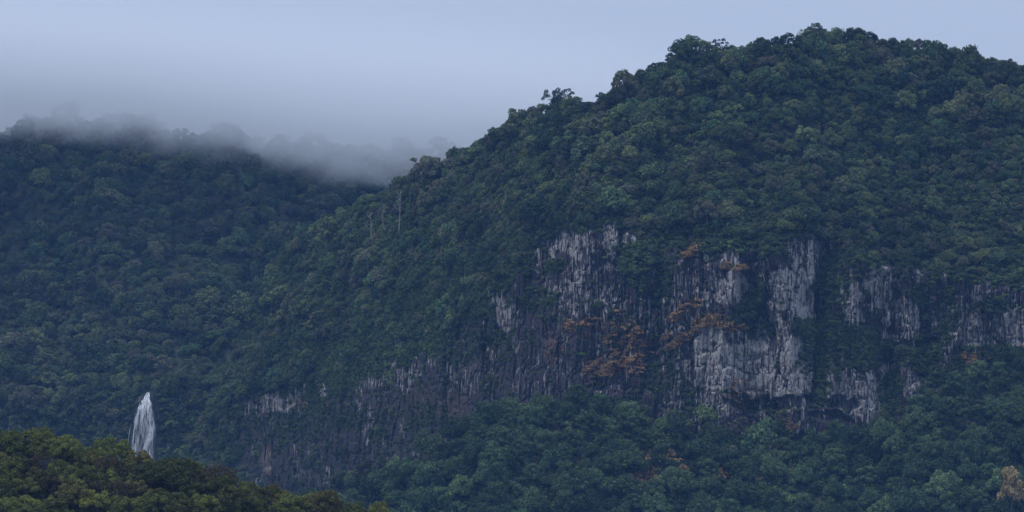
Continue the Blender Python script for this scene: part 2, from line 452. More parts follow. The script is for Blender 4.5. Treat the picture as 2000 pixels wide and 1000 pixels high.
# far plateau with the waterfall cliff
TOP_A = [(-200,262),(0,272),(40,268),(100,282),(200,268),(300,275),(400,290),(470,288),(560,310),(640,316),(700,322),(800,322),(900,332),(1250,345)]
def make_far():
    px = np.concatenate([np.arange(-640, -160, 6.0), np.arange(-160, 1010, 3.0)])
    nv = 260
    top = interp(TOP_A, px); bot = np.full_like(px, 1040.0)
    v = np.linspace(0, 1, nv)[:, None]
    PX = np.broadcast_to(px, (nv, len(px))); PY = bot + (top - bot) * v
    ct = 775 + (fbm(px / 60.0, px * 0, 5, 2) - 0.5) * 40 - np.abs(px - 290) * 0.0; cb = np.full_like(px, 905.0)
    ct = ct + sstep(230, 60, px) * 40
    incl = sstep(-10, 10, PY - ct) * sstep(10, -10, PY - cb)
    cot = 1.45 + 0.5 * (fbm(PX / 150.0, PY / 130.0, 71, 3) - 0.5)
    cot = cot + 0.9 * sstep(420, 300, PY)
    C = np.where(PY > cb, 1.0, cot * (1 - incl) + 0.10 * incl)
    _, tz = ray(PX, PY)
    Y = np.zeros_like(PY); dt = np.diff(tz, axis=0); Y[0] = 2860
    for r in range(nv - 1):
        Y[r + 1] = Y[r] + C[r] * Y[r] * dt[r] / (1 - C[r] * tz[r])
    row = np.argmin(np.abs(PY - cb), axis=0)
    base = 2990 + 30 * sstep(300, 0, px) - 60 * sstep(330, 150, px) * 0
    Y = Y + (base - Y[row, np.arange(len(px))])
    Y += (1 - incl) * (fbm(PX / 140.0 - PY / 300.0, PY / 170.0, 77, 3) - 0.5) * 50
    um = PX * MPP * 1.2; zm = -PY * MPP * 1.2
    Y += incl * ((vnoise(um / 14., zm / 40., 81) - .5) * 7 + (vnoise(um / 4., zm / 14., 83) - .5) * 2.5)
    tx, tz = ray(PX, PY); X = tx * Y; Z = tz * Y
    bx, by, bz = [], [], []
    for k in range(1, 8):
        d = k * 40.0; by.append(Y[-1] + d); bz.append(Z[-1] - d * 0.15 * k / 3); bx.append(X[-1])
    X = np.vstack([X] + bx); Z = np.vstack([Z] + bz); Y = np.vstack([Y] + by)
    return dict(X=X, Y=Y, Z=Z, PX=np.vstack([PX] + [px] * 7), PY=np.vstack([PY] + [PY[-1]] * 7), incl=np.vstack([incl] + [incl[-1] * 0] * 7), n0=nv)
A = make_far()
fa = A['incl']; fca = 0.25 * (fa[:-1, :-1] + fa[1:, 1:] + fa[:-1, 1:] + fa[1:, :-1]) > 0.02
far_cliff = sheet_obj('cliff', A, fca, M['rock'])
far_o = sheet_obj('far_mountain', A, ~fca, M['soil'], False)

# forested apron below the cliff
TOP_C = [(480,1060),(560,1030),(620,1010),(700,995),(760,955),(820,915),(880,880),(940,835),(1010,820),(1080,805),(1140,795),(1190,815),(1240,835),(1300,865),(1380,875),(1450,890),
    (1560,890),(1650,870),(1730,862),(1790,815),(1850,770),(1920,742),(2000,735),(2200,725)]
YTOP_C = [(480,2360),(700,2390),(900,2405),(1140,2412),(1300,2416),(1700,2416),(1850,2430),(2000,2440),(2200,2455)]
def make_apron():
    px = np.arange(470, 2700, 5.0); nv = 90
    top = interp(TOP_C, px); bot = np.full_like(px, 1130.0)
    v = np.linspace(0, 1, nv)[:, None]
    PX = np.broadcast_to(px, (nv, len(px))); PY = bot + (top - bot) * v
    Y0 = interp(YTOP_C, px)
    _, tz = ray(PX, PY)
    Y = np.zeros_like(PY); Y[-1] = Y0
    c = 1.25
    for r in range(nv - 1, 0, -1):
        dt_ = tz[r] - tz[r - 1]
        Y[r - 1] = Y[r] - c * Y[r] * dt_ / (1 - c * tz[r])
    fade = sstep(0.0, 0.25, 1 - v)
    Y += fade * (fbm(PX / 120.0, PY / 90.0, 91, 3) - 0.5) * 30
    tx, tz = ray(PX, PY); X = tx * Y; Z = tz * Y
    bx, by, bz = [], [], []
    for k in range(1, 9):
        d = k * 9.0; by.append(Y[-1] + d); bz.append(Z[-1] - d * 0.8); bx.append(X[-1])
    X = np.vstack([X] + bx); Z = np.vstack([Z] + bz); Y = np.vstack([Y] + by)
    return dict(X=X, Y=Y, Z=Z, PX=np.vstack([PX] + [px] * 8), PY=np.vstack([PY] + [PY[-1]] * 8), incl=X * 0, n0=nv)
Cs = make_apron()
sheet_obj('hillside', Cs, np.ones((Cs['X'].shape[0] - 1, Cs['X'].shape[1] - 1), bool), M['soil'], False)

# near hill, lower left
TREE_D = [(-60,842),(0,845),(60,848),(150,858),(250,872),(330,893),(400,905),(450,925),(500,944),(560,954),(640,964),(700,975),(760,992),(850,1030),(1000,1090)]
def hill_z(x, y):
    """height of the near hill: crest line running away to the right, face towards the camera"""
    Yc = 1175.0
    tx = x / Yc
    px = 1000 + tx / T * 1000 * 0.995
    _, tzc = ray(px, interp(TREE_D, px) + 62)
    zc = tzc * Yc
    d = Yc - y
    front = np.where(d > 0, d * 0.40 + 6 * sstep(0, 120, d), 0)
    back = np.where(d < 0, (-d) * 0.55, 0)
    return zc - front - back + (fbm(x / 25., y / 25., 5, 3) - 0.5) * 3.0
def make_hill():
    xs = np.arange(-190, 60, 2.5); ys = np.arange(1000, 1290, 2.5)
    X, Y = np.meshgrid(xs, ys); Z = np.maximum(hill_z(X, Y), -59.0)
    return dict(X=X, Y=Y, Z=Z, PX=X, PY=Y, incl=X * 0, n0=len(ys))
Ds = make_hill()
sheet_obj('near_hill', Ds, np.ones((Ds['X'].shape[0] - 1, Ds['X'].shape[1] - 1), bool), M['soil'], False)

g = 4600.0
me = mesh_np('ground', [(-g, -300, -60), (g, -300, -60), (g, 4600, -60), (-g, 4600, -60)], [(0, 1, 2, 3)])
tag(link('ground', me, M['soil']), kind='structure')

# ------------------------------------------------------------------ plants
def unit(n, r):
    d = r.normal(size=(n, 3)); return d / np.linalg.norm(d, axis=1, keepdims=True)

def leaf_quads(P, Nn, size, r):
    n = len(P)
    a = unit(n, r); t = np.cross(Nn, a); t /= np.linalg.norm(t, axis=1, keepdims=True) + 1e-9
    b = np.cross(Nn, t)
    s = size[:, None]
    c = [P + t * s * r.uniform(.35, .65, (n, 1)) + Nn * s * r.uniform(-.12, .12, (n, 1)), P + b * s * r.uniform(.3, .6, (n, 1)) + Nn * s * r.uniform(-.12, .12, (n, 1)),
         P - t * s * r.uniform(.35, .65, (n, 1)) + Nn * s * r.uniform(-.12, .12, (n, 1)), P - b * s * r.uniform(.3, .6, (n, 1)) + Nn * s * r.uniform(-.12, .12, (n, 1))]
    V = np.stack(c, 1).reshape(-1, 3)
    return V, np.arange(n * 4).reshape(-1, 4)

def crown_mesh(name, seed, lobes, nleaf, size, low=-0.35, jit=0.55):
    """lobes: list of (x, y, z, r, squash)"""
    r = np.random.default_rng(seed)
    w = np.array([l[3] ** 2 for l in lobes]); w = w / w.sum()
    Vs = []; Fs = []; off = 0
    for l, ww in zip(lobes, w):
        n = max(12, int(nleaf * ww))
        d = unit(int(n * 1.6), r); d = d[d[:, 2] > low][:n]; n = len(d)
        # knobbly surface: sub-clumps push leaves out
        ph = unit(7, r); knob = np.max(d @ ph.T, axis=1)
        rad = l[3] * (0.72 + 0.36 * sstep(0.55, 1.0, knob)) * r.uniform(.82, 1.08, n)
        P = d * rad[:, None] * np.array([1, 1, l[4]]) + np.array(l[:3])
        Nn = d + r.normal(size=(n, 3)) * jit; Nn /= np.linalg.norm(Nn, axis=1, keepdims=True)
        V, F = leaf_quads(P, Nn, size * r.uniform(.55, 1.35, n), r)
        Vs.append(V); Fs.append(F + off); off += len(V)
    return mesh_np(name, np.vstack(Vs), np.vstack(Fs))

def tube(path, radii, sides=5):
    path = np.array(path, float); V = []; F = []
    for i, p in enumerate(path):
        t = path[min(i + 1, len(path) - 1)] - path[max(i - 1, 0)]; t = t / (np.linalg.norm(t) + 1e-9)
        a = np.cross(t, (0.31, 0.9, 0.17)); a /= np.linalg.norm(a); b = np.cross(t, a)
        for k in range(sides):
            q = 2 * math.pi * k / sides
            V.append(p + radii[i] * (a * math.cos(q) + b * math.sin(q)))
    for i in range(len(path) - 1):
        for k in range(sides):
            k2 = (k + 1) % sides
            F.append((i * sides + k, i * sides + k2, (i + 1) * sides + k2, (i + 1) * sides + k))
    return np.array(V), np.array(F)

def join(parts):
    V = []; F = []; off = 0
    for v, f in parts:
        V.append(v); F.append(np.asarray(f) + off); off += len(v)
    return np.vstack(V), np.vstack(F)

def trunk_mesh(name, seed, h, r0, lobes, limbs=7, sink=1.5):
    r = np.random.default_rng(seed)
    bend = r.normal(0, .04 * h, (2,))
    top = np.array([bend[0], bend[1], h])
    ps = [tube([(0, 0, -sink), (bend[0] * .2, bend[1] * .2, h * .35), (bend[0] * .6, bend[1] * .6, h * .7), top], [r0 * 1.3, r0, r0 * .7, r0 * .3], 6)]
    for l in list(lobes)[:limbs]:
        e = np.array(l[:3]); t = r.uniform(.4, .75); s = np.array([bend[0] * t * .8, bend[1] * t * .8, h * t])
        mid = s * .45 + e * .55 + np.array([0, 0, -.08 * h])
        ps.append(tube([s, mid, e], [r0 * .5, r0 * .34, r0 * .12], 4))
    V, F = join(ps)
    return mesh_np(name, V, F)

def lobes_dome(seed, Rr, h, n, flat=0.7, lob=(.28, .45), open_=0.0, deep=0.35):
    r = np.random.default_rng(seed); out = []
    Rz = Rr * flat; zc = h - Rz
    sx, sy = r.uniform(.85, 1.15, 2)
    for k in range(n):
        a = 2.39996 * k + r.uniform(-.35, .35)
        cz = 1 - (k + .5) / n * (1 + deep)              # from the top down to -deep
        lr = Rr * r.uniform(*lob)
        q = (1 - lr / Rr * .62) * r.uniform(.62, 1.22)
        sr = math.sqrt(max(0, 1 - cz * cz))
        out.append((math.cos(a) * sr * Rr * q * sx, math.sin(a) * sr * Rr * q * sy, zc + cz * Rz * q, lr * (1 - open_), r.uniform(.72, .95)))
    return out

class Species: pass
SP = {}
def species(key, kind, seed, Rr, h, nl, nleaf, leaf, mat, flat=.75, lob=(.28, .45), open_=0, low=-.35, r0=.35, bark='bark', jit=.55, deep=.35):
    lb = lobes_dome(seed, Rr, h, nl, flat, lob, open_, deep)
    s = Species(); s.kind = kind; s.R = Rr; s.h = h
    s.crown = crown_mesh(kind + '_crown', seed, lb, nleaf, leaf, low, jit); s.crown.materials.append(M[mat])
    s.trunk = trunk_mesh(kind + '_trunk', seed + 1, h - Rr * flat * .8, r0, lb); s.trunk.materials.append(M[bark])
    SP[key] = s
    return s
# slope forest
species('s0', 'forest_tree', 101, 5.4, 10.5, 15, 1900, .75, 'slope_leaf', flat=.85, lob=(.22, .46), low=-.6, open_=.05)
species('s1', 'forest_tree', 102, 4.4, 11.5, 13, 1700, .72, 'slope_leaf', flat=1.15, lob=(.32, .5), low=-.6)
species('s2', 'forest_tree', 103, 6.4, 10.5, 19, 2300, .78, 'slope_leaf', flat=.72, lob=(.26, .40), low=-.6)
species('s3', 'forest_tree', 104, 4.8, 13.0, 14, 1500, .68, 'slope_leaf', flat=1.2, lob=(.26, .42), open_=.08, low=-.6)
species('s4', 'forest_tree', 105, 3.8, 7.5, 9, 1200, .7, 'slope_leaf', flat=.9, lob=(.35, .55), low=-.6)
# apron giants
species('a0', 'rainforest_tree', 111, 8.5, 16, 28, 4200, .85, 'apron_leaf', flat=.85, lob=(.22, .36), low=-.6)
species('a1', 'rainforest_tree', 112, 7.2, 16, 22, 3400, .8, 'apron_leaf', flat=1.05, lob=(.24, .38), low=-.6)
species('a2', 'rainforest_tree', 113, 10.0, 15.5, 32, 4800, .88, 'apron_leaf', flat=.7, lob=(.2, .32), low=-.6)
species('a3', 'rainforest_tree', 114, 5.8, 14, 16, 2600, .78, 'apron_leaf', flat=1.15, lob=(.26, .42), low=-.6)
# near hill eucalypts
species('n0', 'eucalypt_tree', 121, 4.4, 8.2, 24, 4600, .40, 'near_leaf', flat=.8, lob=(.20, .33), low=-.5, r0=.2)
species('n1', 'eucalypt_tree', 122, 3.6, 7.8, 18, 3800, .38, 'near_leaf', flat=.95, lob=(.24, .38), low=-.5, r0=.18)
species('n2', 'eucalypt_tree', 123, 5.2, 9.0, 24, 4200, .40, 'near_leaf', flat=.55, lob=(.17, .27), low=-.45, r0=.2, deep=.3)
species('n3', 'eucalypt_tree', 124, 3.0, 7.2, 13, 3000, .38, 'near_leaf', flat=1.1, lob=(.28, .42), low=-.5, r0=.16)
species('n4', 'eucalypt_tree', 125, 4.2, 9.6, 20, 1900, .36, 'brown_leaf', flat=.9, lob=(.18, .28), low=-.7, r0=.2, jit=1.)
# skyline specials
species('k0', 'skyline_tree', 131, 5.2, 12, 10, 900, .55, 'dark_leaf', flat=.8, lob=(.2, .32), r0=.25, low=-.4)
species('k1', 'skyline_tree', 132, 4.6, 10.0, 13, 1600, .65, 'dark_leaf', flat=1.0, lob=(.28, .44), low=-.6)
species('k2', 'skyline_tree', 133, 6.0, 10, 26, 1100, .45, 'slope_leaf', flat=.85, lob=(.16, .24), low=-.7, r0=.2, jit=1.0)
# scrub
def shrub_mesh(name, seed, Rr, n, leaf, mat, flat=.8):
    lb = [(x, y, z * .8 + .1, rr, sq) for x, y, z, rr, sq in lobes_dome(seed, Rr, Rr * 1.2, 5, flat, (.4, .6))]
    m = crown_mesh(name, seed, lb, n, leaf, -.5); m.materials.append(M[mat]); return m
SHR = [shrub_mesh('shrub_leaves', 201 + k, (1.5, 1.1, 2.0)[k], (150, 110, 210)[k], .6, 'scrub_leaf') for k in range(3)]
def fern_mesh(name, seed):
    r = np.random.default_rng(seed); ps = []
    for k in range(46):
        a = r.uniform(0, 2 * math.pi); L = r.uniform(.9, 2.0); b = np.array([r.normal(0, .7), r.normal(0, .3), 0])
        d = np.array([math.cos(a), math.sin(a) - .4, 0]); w = np.array([-d[1], d[0], 0]) * .14
        pts = [b, b + d * L * .4 + (0, 0, L * .35), b + d * L * .85 + (0, 0, L * .15), b + d * L * 1.1 - (0, 0, L * .5)]
        ws = [w, w * 1.3, w, w * .2]
        V = []
        for p, q in zip(pts, ws): V += [p - q, p + q]
        ps.append((np.array(V), np.array([(2 * i, 2 * i + 1, 2 * i + 3, 2 * i + 2) for i in range(3)])))
    V, F = join(ps); m = mesh_np(name, V, F); m.materials.append(M['fern_leaf']); return m
FERN = [fern_mesh('fern_fronds', 221), fern_mesh('fern_fronds', 222)]

def put_tree(sp, loc, rz, sc, label, group, cat='tree', sz=None, mats=None):
    s = SP[sp]
    e = bpy.data.objects.new(s.kind, None); col.objects.link(e)
    e.location = loc; e.rotation_euler = (0, 0, rz); e.scale = (sc, sc, sc * (sz or 1))
    tag(e, label, cat, group)
    c = link('crown', s.crown, None, e); t = link('trunk', s.trunk, None, e)
    if mats:
        c.material_slots[0].link = 'OBJECT'; c.material_slots[0].material = M[mats]
    return e, c, t

# surface lookup by photograph position on a sheet
def sheet_pt(S, px, py):
    n0 = S['n0']; u = int(np.clip(np.searchsorted(S['PX'][0], px), 0, S['PX'].shape[1] - 1))
    r = int(np.argmin(np.abs(S['PY'][:n0, u] - py)))
    return np.array([S['X'][r, u], S['Y'][r, u], S['Z'][r, u]])

def scatter_pts(S, n_try, dens, dmin, seed, n0=None, extra=0):
    """area-weighted random points on a sheet with a minimum spacing; dens(px,py,incl) in 0..1"""
    r = np.random.default_rng(seed)
    n0 = (n0 or S['n0']) + extra; X, Y, Z = S['X'][:n0], S['Y'][:n0], S['Z'][:n0]
    Pn = np.stack([X, Y, Z], -1)
    a = np.linalg.norm(np.cross(Pn[1:, :-1] - Pn[:-1, :-1], Pn[:-1, 1:] - Pn[:-1, :-1]), axis=-1)
    px = S['PX'][:n0][:-1, :-1]; py = S['PY'][:n0][:-1, :-1]
    w = (a * dens(px, py, S['incl'][:n0][:-1, :-1])).ravel(); w /= w.sum()
    idx = r.choice(len(w), n_try, p=w)
    i, j = np.divmod(idx, px.shape[1]); fu = r.random(n_try)[:, None]; fv = r.random(n_try)[:, None]
    P = Pn[i, j] * (1 - fu) * (1 - fv) + Pn[i, j + 1] * fu * (1 - fv) + Pn[i + 1, j] * (1 - fu) * fv + Pn[i + 1, j + 1] * fu * fv
    if not dmin: return P, px[i, j], py[i, j]
    grid = {}; keep = []
    for k in range(n_try):
        p = P[k]; c = (int(p[0] // dmin), int(p[1] // dmin), int(p[2] // dmin)); ok = True
        for dx in (-1, 0, 1):
            for dy in (-1, 0, 1):
                for dz in (-1, 0, 1):
                    for q in grid.get((c[0] + dx, c[1] + dy, c[2] + dz), ()):
                        if (q[0] - p[0]) ** 2 + (q[1] - p[1]) ** 2 + (q[2] - p[2]) ** 2 < dmin * dmin: ok = False; break
                    if not ok: break
                if not ok: break
            if not ok: break
        if ok: grid.setdefault(c, []).append(p); keep.append(k)
    keep = np.array(keep)
    return P[keep], px[i, j][keep], py[i, j][keep]

def instancer(name, P, kinds, rot, scl, protos):
    """one stuff object: points that carry copies of plants standing in the scene"""
    me = bpy.data.meshes.new(name); me.vertices.add(len(P)); me.vertices.foreach_set('co', np.asarray(P, np.float32).ravel())
    a = me.attributes.new('plant', 'INT', 'POINT'); a.data.foreach_set('value', np.asarray(kinds, np.int32))
    a = me.attributes.new('turn', 'FLOAT_VECTOR', 'POINT'); a.data.foreach_set('vector', np.asarray(rot, np.float32).ravel())
    a = me.attributes.new('size', 'FLOAT_VECTOR', 'POINT'); a.data.foreach_set('vector', np.asarray(scl, np.float32).ravel())
    o = link(name, me); tag(o, kind='stuff')
    ng = bpy.data.node_groups.new(name, 'GeometryNodeTree')
    ng.interface.new_socket('Geometry', in_out='INPUT', socket_type='NodeSocketGeometry')
    ng.interface.new_socket('Geometry', in_out='OUTPUT', socket_type='NodeSocketGeometry')
    N, L = ng.nodes, ng.links
    gi = N.new('NodeGroupInput'); go = N.new('NodeGroupOutput')
    def named(nm, t):
        q = N.new('GeometryNodeInputNamedAttribute'); q.data_type = t; q.inputs[0].default_value = nm
        return q.outputs[0]
    kd, rt, sz = named('plant', 'INT'), named('turn', 'FLOAT_VECTOR'), named('size', 'FLOAT_VECTOR')
    jn = N.new('GeometryNodeJoinGeometry')
    for k, objs in enumerate(protos):
        ip = N.new('GeometryNodeInstanceOnPoints')
        cmp = N.new('FunctionNodeCompare'); cmp.data_type = 'INT'; cmp.operation = 'EQUAL'
        L.new(kd, cmp.inputs[2]); cmp.inputs[3].default_value = k
        pj = N.new('GeometryNodeJoinGeometry')
        for ob in objs:
            oi = N.new('GeometryNodeObjectInfo'); oi.transform_space = 'ORIGINAL'; oi.inputs['Object'].default_value = ob
            L.new(oi.outputs['Geometry'], pj.inputs[0])
        L.new(gi.outputs[0], ip.inputs['Points']); L.new(cmp.outputs[0], ip.inputs['Selection'])
        L.new(pj.outputs[0], ip.inputs['Instance'])
        L.new(rt, ip.inputs['Rotation']); L.new(sz, ip.inputs['Scale'])
        L.new(ip.outputs[0], jn.inputs[0])
    L.new(jn.outputs[0], go.inputs[0])
    md = o.modifiers.new('scatter', 'NODES'); md.node_group = ng
    return o

_o = 'first second third fourth fifth sixth seventh eighth ninth tenth eleventh twelfth thirteenth fourteenth fifteenth sixteenth seventeenth eighteenth nineteenth'.split()
ORD = list(_o)
for w, t in (('twent', 'twenty'), ('thirt', 'thirty'), ('fort', 'forty'), ('fift', 'fifty'), ('sixt', 'sixty'), ('sevent', 'seventy'), ('eight', 'eighty')):
    ORD += [w + 'ieth'] + [t + '-' + q for q in _o[:9]]

# ---- near hill trees: rows along the hill, crest row first
PROTO = {}
row_name = ['crest row'] + [ORD[k] + ' row below crest' for k in range(12)]
for row in range(11):
    y = 1175 - row * 6.2
    xs = []
    x = -145 + (row % 2) * 3
    while x < 12:
        xs.append(x + random.uniform(-1.3, 1.3)); x += random.uniform(4.6, 6.6)
    n = 0
    for x in xs:
        yy = y + random.uniform(-2.2, 2.2); z = float(hill_z(np.array(x), np.array(yy)))
        sp = random.choice(['n0', 'n0', 'n1', 'n1', 'n2', 'n3'])
        sc = random.uniform(.8, 1.15)
        mats = None; desc = {'n0': 'round olive', 'n1': 'rounded green', 'n2': 'flat-topped olive', 'n3': 'small domed green', 'n4': 'sparse brownish'}
        px, py = to_px(x, yy, z + SP[sp].h * sc)
        if px < -25 or px > 770 or py > 985: continue
        if row in (0, 1) and 380 < px < 455: sp = 'n4'; sc = random.uniform(.85, 1.0)
        elif row in (2, 4) and (abs(px - 80) < 25 or abs(px - 210) < 25): sp = 'n4'
        elif row == 0 and abs(px - 215) < 26: sp = 'n2'; sc = 1.15
        n += 1
        e, c, t = put_tree(sp, (x, yy, z), random.uniform(0, 6.3), sc,
            '%s tree on the near hill, %s from left, %s' % (desc[sp], ORD[n - 1], row_name[row]), 'eucalypt trees on the near hill', sz=random.uniform(.88, 1.12))
        PROTO.setdefault(sp, (c, t))

NEARSHR = crown_mesh('undergrowth_leaves', 231, lobes_dome(231, 1.5, 2.2, 8, .8, (.3, .5)), 700, .36, -.6); NEARSHR.materials.append(M['near_leaf'])
o = link('shrub', NEARSHR); o.location = (-70.0, 1171.5, float(hill_z(np.array(-70.0), np.array(1171.5)))); tag(o, 'low olive shrub under the crest trees of the near hill', 'shrub')
_r = np.random.default_rng(77); _P = []
for _k in range(900):
    _x, _y = _r.uniform(-185, 12), _r.uniform(1105, 1182); _P.append((_x, _y, float(hill_z(np.array(_x), np.array(_y)))))
_s = _r.uniform(.8, 1.9, 900)
NEAR_UNDER = (_P, _s, _r.uniform(0, 6.28, 900), o)

# ---- apron trees, individually
ap_rows = [('the lowest row', 1075, 60), ('the second row up', 1030, 62), ('the third row up', 990, 62), ('the fourth row up', 950, 64), ('the fifth row up', 915, 64), ('the sixth row up', 880, 62), ('the highest row', 845, 60), ('the upper edge row', -1, 52)]
used_ap = []
for ri, (rn, pyb, step) in enumerate(ap_rows):
    px = 560 + random.uniform(0, 40); n = 0
    while px < 2040:
        top = interp(TOP_C, px)
        b = pyb + random.uniform(-12, 12) if pyb > 0 else top + 6
        pxx = px + random.uniform(-10, 10)
        px += step * random.uniform(.8, 1.25)
        if b < top + 4 or b > 1125: continue
        if pyb < 0 and (1240 < pxx < 1560): continue
        if pyb > 0 and b < 965 and (1235 < pxx < 1340) and b > 900: continue     # dry rocky gap
        p = sheet_pt(Cs, pxx, b)
        sp = random.choice(['a0', 'a1', 'a1', 'a2', 'a3', 'a3'] if pyb > 900 else ['a1', 'a3', 'a3', 'a1'])
        sc = random.uniform(.8, 1.12)
        qx, qy = to_px(p[0], p[1], p[2] + SP[sp].h * sc)
        if qy > 985: continue
        n += 1
        desc = {'a0': 'broad billowing green', 'a1': 'tall domed green', 'a2': 'wide spreading green', 'a3': 'narrow rounded green'}[sp]
        e, c, t = put_tree(sp, tuple(p - (0, 0, 1)), random.uniform(0, 6.3), sc, '%s tree below cliff, %s from left in %s' % (desc, ORD[n - 1], rn),
                           'rainforest trees below the cliff', sz=random.uniform(.85, 1.15))
        PROTO.setdefault(sp, (c, t)); used_ap.append(p)
# golden tree, lower right
for dx, dy, s in ((1966, 985, .62),):
    p = sheet_pt(Cs, dx, dy)
    put_tree('a3', tuple(p + (0, -12, -8)), 1.1, 1.08, 'golden brown tree draped in vines near the lower right corner', 'trees of odd colour', mats='gold_leaf', sz=1.7)

# ---- skyline trees on the main ridge
px = 660.0; n = 0
while px < 2030:
    py = interp(TOP_B, px) + 9
    p = sheet_pt(B, px, py)
    sp = random.choice(['s0', 's1', 's4', 'k1', 's4', 's1'])
    sc = random.uniform(.58, .76)
    if abs(px - 1400) < 12: sp, sc = 'k0', .8
    if abs(px - 1090) < 16: sp, sc = 'k0', 1.0
    if abs(px - 1650) < 20: sp, sc = 'k2', .75
    if abs(px - 1590) < 20: sp, sc = 'k2', .85
    if abs(px - 1545) < 14 or abs(px - 1490) < 14: sp, sc = 'k1', .8
    if abs(px - 1340) < 22: sp, sc = 's2', 1.0
    n += 1
    d = {'s0': 'rounded green', 's1': 'upright green', 's4': 'small green', 'k1': 'dark dense', 'k0': 'spindly open-crowned', 'k2': 'pale twiggy', 's2': 'broad leafy'}[sp]
    e, c, t = put_tree(sp, tuple(p + (0, random.uniform(-3, 3), -.8)), random.uniform(0, 6.3), sc, '%s tree on the main ridge skyline, %s from the left' % (d, ORD[n - 1]), 'trees along the main skyline')
    PROTO.setdefault(sp, (c, t))
    px += random.uniform(16, 34)
# make sure every kind of slope tree stands somewhere as an individual
for k, sp in enumerate(('s0', 's1', 's2', 's3', 's4')):
    if sp not in PROTO:
        p = sheet_pt(B, 1000 + 60 * k, 330)
        e, c, t = put_tree(sp, tuple(p), 0, 1, '%s tree in the forest above the left cliff columns' % ['rounded', 'upright', 'broad', 'tall', 'small'][k], 'trees of the upper slope')
        PROTO[sp] = (c, t)

# ---- the forest mass on the slopes
LOW = [(800, 600, 150, 75, 1, -30), (690, 680, 110, 70, 1, -30), (930, 540, 90, 50, 1, -30), (1000, 480, 60, 40, .7, -30), (1350, 450, 90, 60, .8), (620, 760, 60, 40, .7)]
def forest(name, S, n_try, dens, dmin, seed, smul, extra, keys=('s0', 's1', 's2', 's3', 's4')):
    r = np.random.default_rng(seed)
    P, px, py = scatter_pts(S, n_try, dens, dmin, seed, extra=extra)
    n = len(P); kinds = r.choice(len(keys), n, p=[.26, .22, .2, .14, .18] if len(keys) == 5 else None)
    sc = smul * (.6 + .75 * r.random(n) ** 1.7 + .55 * (r.random(n) > .93)) * (1 - .25 * (px > 1450) * (py > 250)) ; P = P - np.array([0, 0, .8])
    sc = sc * (.68 + .5 * sstep(.3, .7, fbm(px / 70., py / 55., seed + 3, 2)))
    if S is B: sc = np.where(py < interp(TOP_B, px) + 26, np.clip(sc, .4, .62), sc)      # wind-cut trees along the crest
    S3 = np.stack([sc * r.uniform(.75, 1.3, n), sc * r.uniform(.75, 1.3, n), sc * r.uniform(.75, 1.35, n)], 1)
    rot = np.stack([r.normal(0, .14, n), r.normal(0, .14, n), r.uniform(0, 6.28, n)], 1)
    print(name, n)
    return instancer(name, P, kinds, rot, S3, [PROTO[k] for k in keys])
forest('forest', B, 50000, lambda px, py, inc: (1 - inc) ** 2 * (1 - .93 * blobs(LOW, px, py, 8)) * (py < 960), 3.5, 301, .78, 3)
forest('forest', A, 40000, lambda px, py, inc: (1 - inc * .75) * (py < 930) * (px < 960) * (1 - (np.abs(px - 284) < 27 - 14 * (py < 800)) * (py > 768)), 4.7, 302, .9, 3)
forest('forest', Cs, 6500, lambda px, py, inc: 1 - .8 * (rust_f(px, py) > .5), 6.5, 303, .72, 2, ('a0', 'a1', 'a3'))

_P, _s, _a, o = NEAR_UNDER
instancer('undergrowth', _P, np.zeros(len(_P), int), np.stack([_a * 0, _a * 0, _a], 1), np.stack([_s, _s, _s * 1.2], 1), [(o,)])
# ---- shrubs and dry ferns on the cliff
shr_spots = [(1610, 648, 'shrub on the green ledge right of the pale upper wall'), (1235, 530, 'shrub in the green gully right of the rock columns'), (745, 845, 'bright green shrub on the dark lower left cliff')]
shr = []
for k, (x, y, lab) in enumerate(shr_spots):
    o = link('shrub', SHR[k]); o.location = sheet_pt(B, x, y) + (0, -1.5, 0); o.scale = (1.4,) * 3
    tag(o, 'rounded green ' + lab if k < 2 else lab, 'shrub', 'shrubs on the cliff'); shr.append((o,))
fer = []
for k, (x, y, lab) in enumerate([(1390, 622, 'rusty dry fern clump on the ledge above the pale lower wall'), (1200, 712, 'rusty dry fern clump at the foot of the dark cliff')]):
    o = link('fern_clump', FERN[k]); o.location = sheet_pt(B, x, y) + (0, -1, 0); o.scale = (1.5,) * 3
    tag(o, lab, 'fern', 'dry ferns on the cliff'); fer.append((o,))

def scrub(name, S, n, dens, seed, protos, s0, s1, lean=True, fwd=.6):
    r = np.random.default_rng(seed)
    P, px, py = scatter_pts(S, n, dens, 0, seed)
    P = P - np.array([0, fwd, 0]); m = len(P)
    sc = r.uniform(s0, s1, m); S3 = np.stack([sc, sc, sc * r.uniform(.7, 1.1, m)], 1)
    rot = np.stack([r.normal(.35 if lean else 0, .15, m), r.normal(0, .15, m), r.uniform(-.6, .6, m) if not lean else r.uniform(0, 6.28, m)], 1)
    if lean: rot[:, 0] = r.normal(0, .2, m)
    return instancer(name, P, r.choice(len(protos), m), rot, S3, protos)
def d_scrub(px, py, inc):
    g_ = np.clip(green_f(px, py), 0, 1); p_ = np.clip(pale_f(px, py), 0, 1); ru = np.clip(rust_f(px, py), 0, 1)
    nn = sstep(.45, .7, fbm(px / 24., py / 30., 401, 3))
    d = inc * (np.maximum(g_, nn * .5 * (1 - p_)) * (1 - .6 * p_ * (1 - g_)) + .04) * (1 - .7 * ru)
    d = d * np.where(px < 1000, .55, np.where(px < 1300, .42, .6)) + .05 * (px < 960) * inc * (1 - p_)
    d = d + (1 - inc) * (py < 960) * np.where(py > 380, .5, .22)
    return d * (1 + 1.0 * blobs(LOW, px, py, 8))
scrub('scrub', B, 26000, d_scrub, 311, shr, .6, 1.6)
